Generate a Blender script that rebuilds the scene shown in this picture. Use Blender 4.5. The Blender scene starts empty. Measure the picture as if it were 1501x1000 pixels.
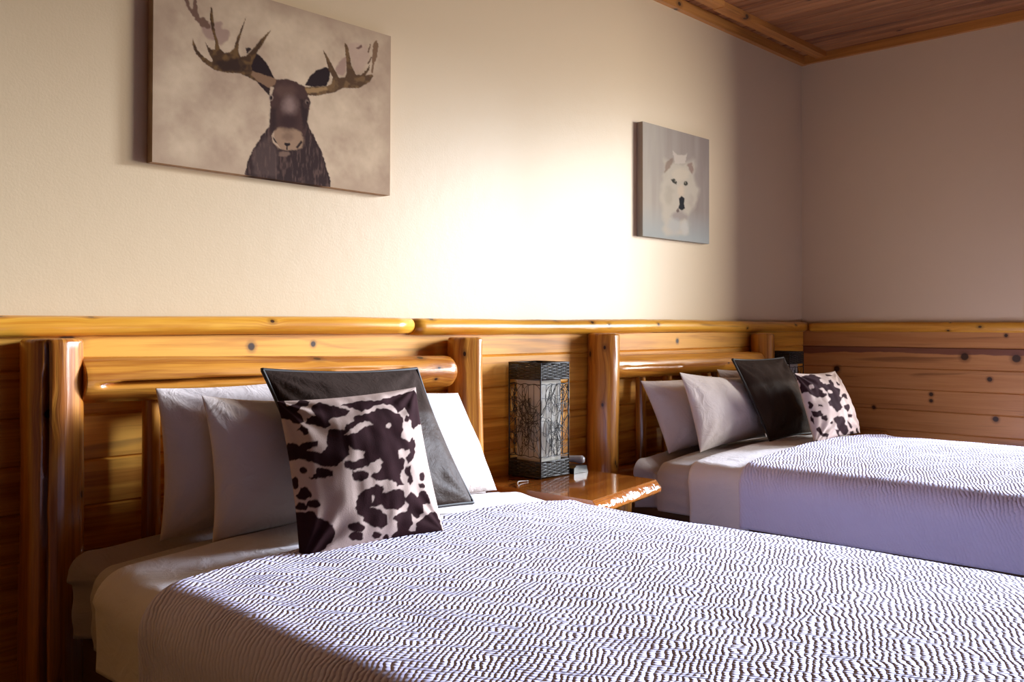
import bpy, bmesh, math, random
import numpy as np
from mathutils import Vector, Matrix, noise as mn
PI = math.pi
C = bpy.context.scene.collection
random.seed(7)

# ------------------------------------------------------------------ camera model
CAM_H = 1.15
FPX = 1357.0
YAW = math.radians(43.3)           # angle between the view axis and the headboard wall
CF, SF = math.cos(YAW), math.sin(YAW)

def project(P):
    """world points (n,3) -> photograph pixels (n,2); used to lay traced artwork out on its surface"""
    P = np.asarray(P, float)
    F = CF*P[:, 0] + SF*P[:, 1]
    R = SF*P[:, 0] - CF*P[:, 1]
    return np.stack([750.5 + FPX*R/F, 478 - FPX*(P[:, 2]-CAM_H)/F], 1)

# ------------------------------------------------------------------ object helpers
def link(o, parent=None):
    C.objects.link(o)
    if parent is not None:
        o.parent = parent
        o.matrix_parent_inverse = parent.matrix_world.inverted() if False else Matrix.Translation(-parent.location)
    return o

def tag(o, label=None, cat=None, group=None, kind=None):
    if label: o['label'] = label
    if cat: o['category'] = cat
    if group: o['group'] = group
    if kind: o['kind'] = kind
    return o

def empty(name, loc, label, cat, group=None):
    o = bpy.data.objects.new(name, None)
    o.location = loc
    o.empty_display_size = 0.1
    C.objects.link(o)
    return tag(o, label, cat, group)

class MB:
    """collects geometry with UVs (metres: x along the grain, y across)"""
    def __init__(s):
        s.v = []; s.f = []; s.uv = []; s.smooth = []
    def quad(s, pts, uvs=None, smooth=False):
        b = len(s.v); s.v += [tuple(p) for p in pts]
        s.f.append(tuple(range(b, b+len(pts)))); s.uv.append(uvs or [(0, 0)]*len(pts)); s.smooth.append(smooth)
    def grid(s, P, UV=None, close_u=False, close_v=False, smooth=True, flip=False):
        """P[i][j] points"""
        n = len(P); m = len(P[0]); b = len(s.v)
        for r in P: s.v += [tuple(p) for p in r]
        for i in range(n if close_u else n-1):
            for j in range(m if close_v else m-1):
                i2 = (i+1) % n; j2 = (j+1) % m
                q = [(i, j), (i2, j), (i2, j2), (i, j2)]
                if flip: q = q[::-1]
                s.f.append(tuple(b+a*m+c for a, c in q))
                if UV is not None:
                    us = []
                    for a, c in q:
                        ua = UV(a if not (close_u and a == 0 and i == n-1) else n, c if not (close_v and c == 0 and j == m-1) else m)
                        us.append(ua)
                    s.uv.append(us)
                else:
                    s.uv.append([(a*0.01, c*0.01) for a, c in q])
                s.smooth.append(smooth)
        return b
    def box(s, a, b, along=0, off=(0, 0)):
        x0, y0, z0 = a; x1, y1, z1 = b
        c = [(x0, y0, z0), (x1, y0, z0), (x1, y1, z0), (x0, y1, z0), (x0, y0, z1), (x1, y0, z1), (x1, y1, z1), (x0, y1, z1)]
        for q in ((0, 3, 2, 1), (4, 5, 6, 7), (0, 1, 5, 4), (1, 2, 6, 5), (2, 3, 7, 6), (3, 0, 4, 7)):
            pts = [c[i] for i in q]
            o = [k for k in range(3) if k != along]
            uv = [(p[along]+off[0], p[o[0]]+p[o[1]]+off[1]) for p in pts]
            s.quad(pts, uv)
    def tube(s, pts, r, n=6, cap=True, close=False):
        pts = [Vector(p) for p in pts]
        rings = []; L = 0; ls = []
        up = Vector((0.13, 0.21, 1)).normalized()
        N = len(pts)
        for i, p in enumerate(pts):
            if close: t = pts[(i+1) % N]-pts[i-1]
            else: t = pts[min(i+1, N-1)]-pts[max(i-1, 0)]
            if t.length < 1e-9: t = Vector((1, 0, 0))
            t.normalize()
            a = t.cross(up)
            if a.length < 1e-3: a = t.cross(Vector((1, 0.1, 0)))
            a.normalize(); b = t.cross(a)
            rr = r(i/(N-1)) if callable(r) else r
            rings.append([p + (a*math.cos(2*PI*k/n) + b*math.sin(2*PI*k/n))*rr for k in range(n)])
            if i: L += (p-pts[i-1]).length
            ls.append(L)
        ls.append(L)
        b0 = s.grid(rings, lambda i, k: (ls[i], k*2*PI*(r if not callable(r) else 0.02)/n), close_u=close, close_v=True)
        if cap and not close:
            s.f.append(tuple(b0+k for k in range(n))[::-1]); s.uv.append([(0, 0)]*n); s.smooth.append(False)
            e = b0+(N-1)*n
            s.f.append(tuple(e+k for k in range(n))); s.uv.append([(0, 0)]*n); s.smooth.append(False)
    def build(s, name, mat, parent=None, col=None, fixn=True):
        me = bpy.data.meshes.new(name)
        me.from_pydata([tuple(v) for v in s.v], [], s.f)
        uvl = me.uv_layers.new(name='UVMap')
        flat = [c for face in s.uv for uv in face for c in uv]
        uvl.data.foreach_set('uv', flat)
        me.polygons.foreach_set('use_smooth', s.smooth)
        if col is not None:
            ca = me.color_attributes.new('paint', 'FLOAT_COLOR', 'POINT')
            ca.data.foreach_set('color', np.asarray(col, np.float32).ravel())
        me.materials.append(mat)
        if fixn:
            bm = bmesh.new(); bm.from_mesh(me)
            bmesh.ops.remove_doubles(bm, verts=bm.verts, dist=1e-6) if col is None else None
            bmesh.ops.recalc_face_normals(bm, faces=bm.faces)
            bm.to_mesh(me); bm.free()
        me.update()
        o = bpy.data.objects.new(name, me)
        return link(o, parent)

# ------------------------------------------------------------------ node helpers
def srgb(r, g, b):
    f = lambda c: (c/255/12.92 if c/255 <= 0.04045 else ((c/255+0.055)/1.055)**2.4)
    return (f(r), f(g), f(b), 1)

class NT:
    def __init__(s, name):
        s.m = bpy.data.materials.new(name); s.m.use_nodes = True
        s.t = s.m.node_tree; s.b = s.t.nodes['Principled BSDF']
    def n(s, typ, **kw):
        x = s.t.nodes.new(typ)
        for k, v in kw.items(): setattr(x, k, v)
        return x
    def set(s, node, sock, val):
        i = node.inputs[sock]
        if hasattr(val, 'links') or isinstance(val, bpy.types.NodeSocket): s.t.links.new(val, i)
        else: i.default_value = val
    def math(s, op, a, b=0.0, c=None, clamp=False):
        x = s.n('ShaderNodeMath', operation=op, use_clamp=clamp)
        s.set(x, 0, a); s.set(x, 1, b)
        if c is not None: s.set(x, 2, c)
        return x.outputs[0]
    def mix(s, f, a, b, mode='MIX'):
        x = s.n('ShaderNodeMix', data_type='RGBA', blend_type=mode)
        s.set(x, 0, f); s.set(x, 6, a); s.set(x, 7, b)
        return x.outputs[2]
    def rng(s, v, a, b, c=0.0, d=1.0, smooth=True):
        x = s.n('ShaderNodeMapRange', interpolation_type='SMOOTHSTEP' if smooth else 'LINEAR')
        s.set(x, 0, v); s.set(x, 1, a); s.set(x, 2, b); s.set(x, 3, c); s.set(x, 4, d)
        return x.outputs[0]
    def comb(s, x=0.0, y=0.0, z=0.0):
        c = s.n('ShaderNodeCombineXYZ'); s.set(c, 0, x); s.set(c, 1, y); s.set(c, 2, z)
        return c.outputs[0]
    def noise(s, vec, scale=1, detail=3, rough=0.5, dist=0.0, dim='3D'):
        x = s.n('ShaderNodeTexNoise', noise_dimensions=dim)
        s.set(x, 'Vector', vec); s.set(x, 'Scale', scale); s.set(x, 'Detail', detail); s.set(x, 'Roughness', rough); s.set(x, 'Distortion', dist)
        return x.outputs[0]
    def uv(s):
        u = s.n('ShaderNodeUVMap', uv_map='UVMap')
        sp = s.n('ShaderNodeSeparateXYZ'); s.set(sp, 0, u.outputs[0])
        return sp.outputs[0], sp.outputs[1]
    def obj(s):
        t = s.n('ShaderNodeTexCoord'); return t.outputs['Object']
    def bump(s, h, dist=0.002, strength=1.0, normal=None):
        x = s.n('ShaderNodeBump'); s.set(x, 'Height', h); s.set(x, 'Distance', dist); s.set(x, 'Strength', strength)
        if normal is not None: s.set(x, 'Normal', normal)
        s.t.links.new(x.outputs[0], s.b.inputs['Normal']); return x.outputs[0]
    def out(s, col=None, rough=None, **kw):
        if col is not None: s.set(s.b, 'Base Color', col)
        if rough is not None: s.set(s.b, 'Roughness', rough)
        for k, v in kw.items(): s.set(s.b, k.replace('_', ' '), v)
        return s.m

def wood(name, light, mid, dark, pitch=None, knots=0.5, rough=0.3, coat=0.4, coat_rough=0.2, kscale=3.0, grain=1.0,
         bump=0.0012, seed=0.0, marks=(), stain=None, var=0.5):
    """varnished pine; light/mid/dark are colours of the wood itself"""
    N = NT(name); u, v = N.uv()
    if pitch:
        bi = N.math('FLOOR', N.math('DIVIDE', v, pitch))
        wn = N.n('ShaderNodeTexWhiteNoise', noise_dimensions='1D'); N.set(wn, 'W', N.math('ADD', bi, seed+0.37))
        rb = wn.outputs[0]
    else:
        oi = N.n('ShaderNodeObjectInfo'); rb = oi.outputs['Random']
    off = N.math('MULTIPLY', rb, 37.0)
    ul = N.math('ADD', u, off)
    # knots
    kv = N.n('ShaderNodeTexVoronoi', voronoi_dimensions='2D')
    wob = N.noise(N.comb(N.math('MULTIPLY', ul, 9), N.math('MULTIPLY', v, 30), seed), 1, 2)
    N.set(kv, 'Vector', N.comb(N.math('MULTIPLY', ul, kscale*0.8), N.math('ADD', N.math('MULTIPLY', v, kscale*1.15), N.math('MULTIPLY', wob, 0.03)), 0.0)); N.set(kv, 'Scale', 1.0)
    sc = N.n('ShaderNodeSeparateColor'); N.set(sc, 0, kv.outputs['Color'])
    on = N.math('LESS_THAN', sc.outputs[0], knots)
    kd = kv.outputs['Distance']
    rad = N.math('ADD', 0.025, N.math('MULTIPLY', sc.outputs[1], 0.035))
    core = N.math('MULTIPLY', N.rng(N.math('DIVIDE', kd, rad), 1.15, 0.75), on)
    halo = N.math('MULTIPLY', N.rng(N.math('DIVIDE', kd, rad), 3.2, 1.0), on)
    bend = N.math('MULTIPLY', N.math('MULTIPLY', N.rng(kd, 0.35, 0.0), on), 0.012)
    vv = N.math('ADD', v, bend)
    g1 = N.noise(N.comb(N.math('MULTIPLY', ul, 1.3*grain), N.math('MULTIPLY', vv, 26*grain), off), 1, 4, 0.55, 0.6)
    g2 = N.noise(N.comb(N.math('MULTIPLY', ul, 5), N.math('MULTIPLY', vv, 190), off), 1, 3, 0.6)
    g3 = N.noise(N.comb(N.math('MULTIPLY', ul, 1.1), N.math('MULTIPLY', vv, 3.5), off), 1, 2)
    f = N.math('ADD', N.math('MULTIPLY', N.rng(g1, 0.36, 0.66), 0.75), N.math('MULTIPLY', N.rng(g2, 0.38, 0.66), 0.28))
    f = N.math('ADD', f, N.math('MULTIPLY', N.math('SUBTRACT', rb, 0.5), var))
    f = N.math('ADD', f, N.math('MULTIPLY', N.math('SUBTRACT', g3, 0.5), 0.7), clamp=True)
    c = N.mix(f, light, mid)
    g4 = N.noise(N.comb(N.math('MULTIPLY', ul, 0.9), N.math('MULTIPLY', vv, 14), N.math('ADD', off, 5.0)), 1, 3, 0.5, 1.0)
    c = N.mix(N.math('MULTIPLY', N.rng(g4, 0.60, 0.72), 0.55), c, dark)
    c = N.mix(N.math('MULTIPLY', halo, 0.45), c, dark)
    c = N.mix(N.math('MULTIPLY', core, 0.92), c, tuple(x*0.28 for x in dark[:3])+(1,))
    if stain:                      # dark heartwood streak along the edge of one board
        z0, w0, col = stain
        w = N.math('MULTIPLY', N.noise(N.comb(N.math('MULTIPLY', u, 2.2), seed, 0.0), 1, 4), w0)
        d = N.math('SUBTRACT', z0, v)
        mk = N.math('MULTIPLY', N.math('GREATER_THAN', d, 0.0), N.rng(N.math('SUBTRACT', w, d), 0.0, 0.006))
        c = N.mix(N.math('MULTIPLY', mk, 0.85), c, col)
    for (ku, kz, kr) in marks:     # individual knots
        du = N.math('SUBTRACT', u, ku); dv = N.math('SUBTRACT', v, kz)
        dd = N.math('SQRT', N.math('ADD', N.math('POWER', N.math('ABSOLUTE', du), 2.0), N.math('POWER', N.math('ABSOLUTE', dv), 2.0)))
        dd = N.math('ADD', dd, N.math('MULTIPLY', N.math('SUBTRACT', wob, 0.5), kr*0.6))
        c = N.mix(N.math('MULTIPLY', N.rng(dd, kr*2.0, kr*0.9), 0.5), c, dark)
        c = N.mix(N.math('MULTIPLY', N.rng(dd, kr*1.1, kr*0.7), 0.93), c, tuple(x*0.22 for x in dark[:3])+(1,))
    h = N.math('ADD', N.math('MULTIPLY', g1, 0.6), N.math('MULTIPLY', g2, 0.4))
    N.bump(h, bump, 0.6)
    return N.out(c, rough, Coat_Weight=coat, Coat_Roughness=coat_rough, Specular_IOR_Level=0.3)

def cloth(name, col, col2=None, scale=60, rough=0.9, weave=0.0006, sheen=0.2, wr=0.0):
    N = NT(name); o = N.obj()
    n1 = N.noise(o, 9, 3)
    c = N.mix(n1, col, col2 or tuple(x*0.93 for x in col[:3])+(1,))
    h = N.noise(o, 900, 1)
    b = N.bump(h, weave, 0.5)
    if wr:
        N.bump(N.noise(o, 14, 4, 0.55, 1.2), wr, 1.0, b)
    return N.out(c, rough, Sheen_Weight=sheen, Specular_IOR_Level=0.2)

def plain(name, col, rough=0.5, metal=0.0, bump=None):
    N = NT(name)
    if bump: N.bump(N.noise(N.obj(), bump[0], 3), bump[1], 0.6)
    n1 = N.noise(N.obj(), 40, 3)
    c = N.mix(N.math('MULTIPLY', n1, 0.5), col, tuple(x*0.75 for x in col[:3])+(1,))
    return N.out(c, rough, Metallic=metal)

# ------------------------------------------------------------------ materials
M = {}
M['plaster'] = None
def plaster():
    N = NT('cream_paint'); o = N.obj()
    h = N.math('ADD', N.math('MULTIPLY', N.noise(o, 150, 3), 0.7), N.math('MULTIPLY', N.noise(o, 18, 3), 1.2))
    N.bump(h, 0.0012, 0.35)
    c = N.mix(N.noise(o, 2.5, 3), (0.72, 0.535, 0.325, 1), (0.70, 0.51, 0.305, 1))
    return N.out(c, 0.36, Specular_IOR_Level=0.5)
M['plaster'] = plaster()
PL, PM, PD = (0.88, 0.42, 0.055, 1), (0.56, 0.20, 0.016, 1), (0.10, 0.026, 0.008, 1)
M['panel'] = wood('knotty_pine_panelling', PL, PM, PD, pitch=0.125, knots=0.28, kscale=3.0, seed=3.0)
M['rail'] = wood('pine_log_rail', (0.86, 0.43, 0.052, 1), (0.58, 0.22, 0.018, 1), PD, knots=0.6, kscale=7, var=0.2)
M['log'] = wood('peeled_pine_log', (0.68, 0.29, 0.040, 1), (0.33, 0.095, 0.011, 1), (0.07, 0.018, 0.006, 1), knots=0.4, kscale=5, coat=0.6, coat_rough=0.16, bump=0.004, var=0.3)
M['slab'] = wood('varnished_pine_slab', (0.44, 0.15, 0.022, 1), (0.24, 0.065, 0.010, 1), PD, knots=0.3, kscale=5, rough=0.16, coat=1.0, coat_rough=0.06, bump=0.0004)
M['ceil'] = wood('red_cedar_ceiling', (0.40, 0.16, 0.06, 1), (0.18, 0.058, 0.022, 1), (0.07, 0.02, 0.01, 1), pitch=0.092, knots=0.3, kscale=4, seed=9, rough=0.5, coat=0.1, var=0.9)
M['crown'] = wood('pine_ceiling_trim', (0.56, 0.22, 0.045, 1), (0.38, 0.13, 0.022, 1), PD, knots=0.3, kscale=4, rough=0.45, coat=0.2)
M['dark_board'] = wood('dark_stained_board', (0.10, 0.045, 0.02, 1), (0.06, 0.025, 0.012, 1), (0.03, 0.012, 0.006, 1), knots=0.1, rough=0.6, coat=0.0)

# ------------------------------------------------------------------ room
WY, WX, ZC = 2.60, 5.35, 2.795        # headboard wall, far wall, ceiling
X0, Y0 = -2.3, -4.6                    # the two walls behind the camera
T = 0.12
WIN = dict(y0=-3.2, y1=1.30, z0=0.25, z1=2.50)     # window in the far wall

def struct(mb, name, mat, label=None, parent=None):
    o = mb.build(name, mat, parent)
    o['kind'] = 'structure'
    return o
mb = MB(); mb.box((X0-T, Y0-T, -0.1), (WX+T, WY+T, 0.0))
Nf = NT('navy_carpet'); Nf.bump(Nf.noise(Nf.obj(), 500, 2), 0.004, 0.8)
struct(mb, 'floor', Nf.out(Nf.mix(Nf.noise(Nf.obj(), 60, 4), (0.012, 0.014, 0.028, 1), (0.03, 0.03, 0.05, 1)), 0.95))
mb = MB(); mb.box((X0-T, WY, 0), (WX+T, WY+T, ZC+0.1)); struct(mb, 'wall_north', M['plaster'])
def holed(name, x0, x1, W):
    mb = MB()
    mb.box((x0, Y0, 0), (x1, WY, W['z0'])); mb.box((x0, Y0, W['z1']), (x1, WY, ZC+0.1))
    mb.box((x0, Y0, W['z0']), (x1, W['y0'], W['z1'])); mb.box((x0, W['y1'], W['z0']), (x1, WY, W['z1']))
    return struct(mb, name, M['plaster'])
holed('wall_east', WX, WX+T, WIN)
mb = MB(); mb.box((X0-T, Y0, 0), (X0, WY, ZC+0.1)); struct(mb, 'wall_west', M['plaster'])
mb = MB(); mb.box((X0-T, Y0-T, 0), (WX+T, Y0, ZC+0.1)); struct(mb, 'wall_south', M['plaster'])
# ceiling: boards run parallel to the far wall with V grooves
mb = MB()
p = 0.092; x = X0-0.02
k = 0
while x < WX+0.02:
    g = 0.006
    P = [(x, ZC+0.006), (x+g, ZC), (x+p-g, ZC), (x+p, ZC+0.006)]
    for a, b in zip(P[:-1], P[1:]):
        mb.quad([(a[0], Y0, a[1]), (b[0], Y0, b[1]), (b[0], WY, b[1]), (a[0], WY, a[1])],
                [(Y0, k*p+a[0]-x), (Y0, k*p+b[0]-x-1e-4), (WY, k*p+b[0]-x-1e-4), (WY, k*p+a[0]-x)])
    x += p; k += 1
mb.box((X0-T, Y0-T, ZC+0.02), (WX+T, WY+T, ZC+0.1), along=1)
struct(mb, 'ceiling', M['ceil'])

# wainscot panelling
def panelling(name, axis, a, b, top, pitch, face, mat, thick=0.018):
    """boards with V grooves from z=0 to top; axis 0: on the headboard wall, axis 1: on a wall parallel to Y"""
    mb = MB(); z = top; k = 0
    sgn = face[1]
    def pt(s, d, z): return (s, face[0]+sgn*d, z) if axis == 0 else (face[0]+sgn*d, s, z)
    while z > 0:
        zl = max(0.0, z-pitch); g = 0.005
        P = [(thick-0.006, z), (thick, z-g), (thick, zl+g), (thick-0.006, zl)]
        for p0, p1 in zip(P[:-1], P[1:]):
            mb.quad([pt(a, p0[0], p0[1]), pt(b, p0[0], p0[1]), pt(b, p1[0], p1[1]), pt(a, p1[0], p1[1])],
                    [(a, p0[1]), (b, p0[1]), (b, p1[1]), (a, p1[1])])
        z = zl
    # closed back and edges
    q = [pt(a, 0, 0), pt(b, 0, 0), pt(b, 0, top), pt(a, 0, top)]
    mb.quad(q); mb.quad([pt(a, 0, top), pt(b, 0, top), pt(b, thick-0.006, top), pt(a, thick-0.006, top)])
    return struct(mb, name, mat)
M['panel_n'] = wood('knotty_pine_headboard_wall', PL, PM, PD, pitch=0.125, knots=0.26, kscale=3.0, seed=3.0, rough=0.5, coat=0.12, coat_rough=0.35,
                    marks=[(2.50, 0.83, 0.016), (1.55, 1.085, 0.014), (1.78, 1.09, 0.010), (3.95, 1.075, 0.012)])
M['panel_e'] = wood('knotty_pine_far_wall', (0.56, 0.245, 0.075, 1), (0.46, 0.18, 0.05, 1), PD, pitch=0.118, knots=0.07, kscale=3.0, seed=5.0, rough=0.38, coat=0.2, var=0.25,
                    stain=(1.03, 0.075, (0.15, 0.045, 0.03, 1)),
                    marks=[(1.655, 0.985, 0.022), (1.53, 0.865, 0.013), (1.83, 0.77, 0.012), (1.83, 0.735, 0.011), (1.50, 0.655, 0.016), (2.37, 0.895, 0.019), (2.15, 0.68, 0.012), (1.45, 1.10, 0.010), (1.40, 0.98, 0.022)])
panelling('trim_1', 0, X0, WX-0.019, 1.1575, 0.125, (WY, -1), M['panel_n'])
panelling('trim_2', 1, WIN['y1']+0.05, WY, 1.148, 0.118, (WX, -1), M['panel_e'])
M['bounce_absorber'] = wood('bounce_absorbing_boards', (0.11, 0.05, 0.022, 1), (0.065, 0.028, 0.012, 1), (0.03, 0.012, 0.006, 1), pitch=0.15, knots=0.2, rough=0.6, coat=0.0)  # added dark boarding for the unseen walls, there to cut bounced light
panelling('trim_3', 1, Y0, WY, ZC-0.01, 0.15, (X0, 1), M['bounce_absorber'])  # unseen west wall: full-height boards added to darken the fill light
panelling('trim_10', 0, X0+0.02, WX-0.02, ZC-0.01, 0.15, (Y0, 1), M['bounce_absorber'])  # same added light-absorbing boards on the unseen south wall

def half_log(name, a, b, axis, face, sgn, zc, r, mat, bulge=1.0, seed=0, ends=(0.01, 0.01)):
    mb = MB(); n = 60; m = 14; P = []
    L = b-a
    for i in range(n+1):
        s = a+L*i/n
        d = min(s-a, b-s); e = min(1.0, 0.94+0.06*(d/0.012)) if d < 0.012 else 1.0
        wob = 0.10*(mn.noise(Vector((s*1.3, seed, 0)))) + 0.05*mn.noise(Vector((s*6, seed, 3)))
        zz = zc+0.006*mn.noise(Vector((s*0.9, seed, 7)))
        row = []
        for k in range(m+1):
            t = -PI/2+PI*k/m
            rr = r*(1+wob)*e
            d_ = max(0, math.cos(t))**0.8*rr*bulge; z_ = zz+math.sin(t)*rr
            row.append((s, face+sgn*d_, z_) if axis == 0 else (face+sgn*d_, s, z_))
        P.append(row)
    mb.grid(P, lambda i, k: (a+L*i/n, k*r*PI/m+seed))
    for row in (P[0], P[-1]): mb.quad(row)
    mb.quad([P[0][0], P[0][-1], P[-1][-1], P[-1][0]])
    return struct(mb, name, mat)
half_log('trim_4', X0, 2.192, 0, WY-0.018, -1, 1.150, 0.0285, M['rail'], 1.25, 1)
half_log('trim_5', 2.194, WX-0.018, 0, WY-0.018, -1, 1.147, 0.0315, M['rail'], 1.25, 5)
half_log('trim_6', WIN['y1']+0.05, WY-0.06, 1, WX-0.018, -1, 1.143, 0.0275, M['rail'], 0.7, 8)

# ceiling trim: a board on the headboard wall, a lath just off it, and a board on the far wall
mb = MB(); mb.box((X0, WY-0.03, 2.742), (WX, WY, ZC-0.001)); struct(mb, 'trim_7', M['crown'])
mb = MB()
mb.box((X0, 2.425, 2.765), (4.14, 2.488, ZC-0.001)); mb.box((4.14, 2.430, 2.763), (WX-0.03, 2.494, ZC-0.001), off=(7, 3)); struct(mb, 'trim_8', M['crown'])
mb = MB(); mb.box((WX-0.028, Y0, 2.744), (WX, WY-0.031, ZC-0.001), along=1); struct(mb, 'trim_9', M['crown'])

# windows (outside the frame; the room's daylight comes in here)
def pane_mat():
    """thin clear glass: mostly see-through, mirror-like at grazing angles"""
    N = NT('window_glass'); t = N.t
    lw = N.n('ShaderNodeLayerWeight'); lw.inputs[0].default_value = 0.5
    fr = N.math('MULTIPLY_ADD', N.math('POWER', lw.outputs['Facing'], 5.0), 0.9, 0.03)
    tr = N.n('ShaderNodeBsdfTransparent'); tr.inputs[0].default_value = (0.95, 0.97, 0.96, 1)
    gl = N.n('ShaderNodeBsdfGlossy'); gl.inputs['Roughness'].default_value = 0.02
    mx = N.n('ShaderNodeMixShader'); t.links.new(fr, mx.inputs[0]); t.links.new(tr.outputs[0], mx.inputs[1]); t.links.new(gl.outputs[0], mx.inputs[2])
    t.links.new(mx.outputs[0], t.nodes['Material Output'].inputs[0])
    return N.m
def window(name, W, x, sgn):
    e = bpy.data.objects.new(name, None); e.location = (x, (W['y0']+W['y1'])/2, W['z0']); C.objects.link(e); e['kind'] = 'structure'
    w = 0.05; y0, y1, z0, z1 = W['y0'], W['y1'], W['z0'], W['z1']
    mb = MB()
    a, b = sorted((x-sgn*0.02, x+sgn*0.0))
    xa, xb = sorted((x-sgn*0.022, x-sgn*0.001))
    mb.box((xa, y0-w, z0-w), (xb, y0, z1+w), along=2); mb.box((xa, y1, z0-w), (xb, y1+w, z1+w), along=2)
    mb.box((xa, y0, z1), (xb, y1, z1+w), along=1); mb.box((xa, y0, z0-w), (xb, y1, z0), along=1)
    mb.build('window_casing', M['crown'], e)
    xa, xb = sorted((x+sgn*0.095, x+sgn*0.115)); mb = MB()
    g = bpy.data.materials.get('window_glass') or pane_mat()
    mb.box((xa, y0, z0), (xb, y1, z1)); mb.build('window_pane', g, e)
    return e
window('window_1', WIN, WX, 1)

# ------------------------------------------------------------------ logs
def make_log(name, p0, p1, r0, r1, mat, parent, nseg=56, nlen=60, seed=0, rough=1.0, cracks=(), facets=(), round0=0.012, round1=0.012, ref=None, tilt=None):
    """peeled log from p0 to p1. cracks: (angle0, angle1, t0, t1, halfwidth_m, depth_m); facets: (angle, depth)"""
    p0 = Vector(p0); p1 = Vector(p1); ax = (p1-p0); L = ax.length; ax.normalize()
    ref = Vector(ref) if ref else (Vector((0, -1, 0)) if abs(ax.y) < 0.8 else Vector((0, 0, 1)))
    a = (ref-ax*ref.dot(ax)).normalized(); b = ax.cross(a)
    mb = MB(); P = []
    ts = [0, 0.25, 0.6, 1.0]
    ls = [q*round0 for q in ts] + [round0+(L-round0-round1)*i/nlen for i in range(1, nlen)] + [L-round1*q for q in (1.0, 0.6, 0.25, 0)]
    for l in ls:
        t = l/L; base = r0+(r1-r0)*t
        e = 1.0
        if l < round0: e = 1-round0*(1-math.sqrt(max(0, 1-(1-l/round0)**2)))/base
        if l > L-round1: e = 1-round1*(1-math.sqrt(max(0, 1-(1-(L-l)/round1)**2)))/base
        cen = p0+ax*l + (a*mn.noise(Vector((l*1.5, seed, 0)))+b*mn.noise(Vector((l*1.5, seed, 9))))*0.006*rough
        row = []
        for k in range(nseg):
            th = 2*PI*k/nseg
            r = base*(1+rough*(0.05*mn.noise(Vector((math.cos(th)*1.2, math.sin(th)*1.2, l*2.2+seed*3.1))) + 0.018*mn.noise(Vector((math.cos(th)*4, math.sin(th)*4, l*9+seed)))))
            for fa, fd in facets:
                c = math.cos(th-fa)
                if c > 0: r = min(r, base*(1-fd)/max(c, 0.05))
            r *= e
            for c0, c1, t0, t1, hw, dp in cracks:
                if t0 <= t <= t1:
                    q = (t-t0)/(t1-t0); ca = c0+(c1-c0)*q + 0.05*mn.noise(Vector((l*5, seed, 21)))
                    dd = abs((th-ca+PI) % (2*PI)-PI)*base
                    w = hw*min(1, (q+0.03)*8, (1-q+0.03)*8)
                    if dd < w: r -= dp*(1-dd/w)**0.7
            row.append(cen+(a*math.cos(th)+b*math.sin(th))*r)
        P.append(row)
    rad = max(r0, r1)
    b0 = mb.grid(P, lambda i, k: (ls[i], k*2*PI*rad/nseg), close_v=True)
    for i, fl in ((0, True), (len(P)-1, False)):
        c = sum((Vector(q) for q in P[i]), Vector())/nseg
        ci = len(mb.v); mb.v.append(tuple(c))
        for k in range(nseg):
            t = (b0+i*nseg+k, b0+i*nseg+(k+1) % nseg, ci)
            mb.f.append(t if not fl else t[::-1]); mb.uv.append([(0.003*k, 0), (0.003*k+0.003, 0), (0, 0.05)]); mb.smooth.append(False)
    return mb.build(name, mat, parent)

# ------------------------------------------------------------------ beds
def profile(w, zt, zb, r, c, off=0.0, n_side=14, n_arc=10, n_top=60):
    """half-hidden box spring section: list of (x, z, nx, nz) from left hem over the top to right hem"""
    pts = []
    for i in range(n_side): pts.append((-w, zb+(zt-c-r-zb)*i/n_side, -1, 0))
    for i in range(n_arc):
        t = PI-(PI/2)*i/n_arc; pts.append((-w+r+r*math.cos(t), zt-c-r+r*math.sin(t), math.cos(t), math.sin(t)))
    for i in range(n_top+1):
        x = (-w+r)+(2*w-2*r)*i/n_top; q = x/(w-r)
        pts.append((x, zt-c*abs(q)**2.2, c*2.2*abs(q)**1.2*(1 if q > 0 else -1)/(w-r), 1))
    m = [(-x, z, -nx, nz) for x, z, nx, nz in pts[:n_side+n_arc]][::-1]
    out = []
    for x, z, nx, nz in pts+m:
        l = math.hypot(nx, nz); out.append((x+off*nx/l, z+off*nz/l, nx/l, nz/l))
    return out

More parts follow.
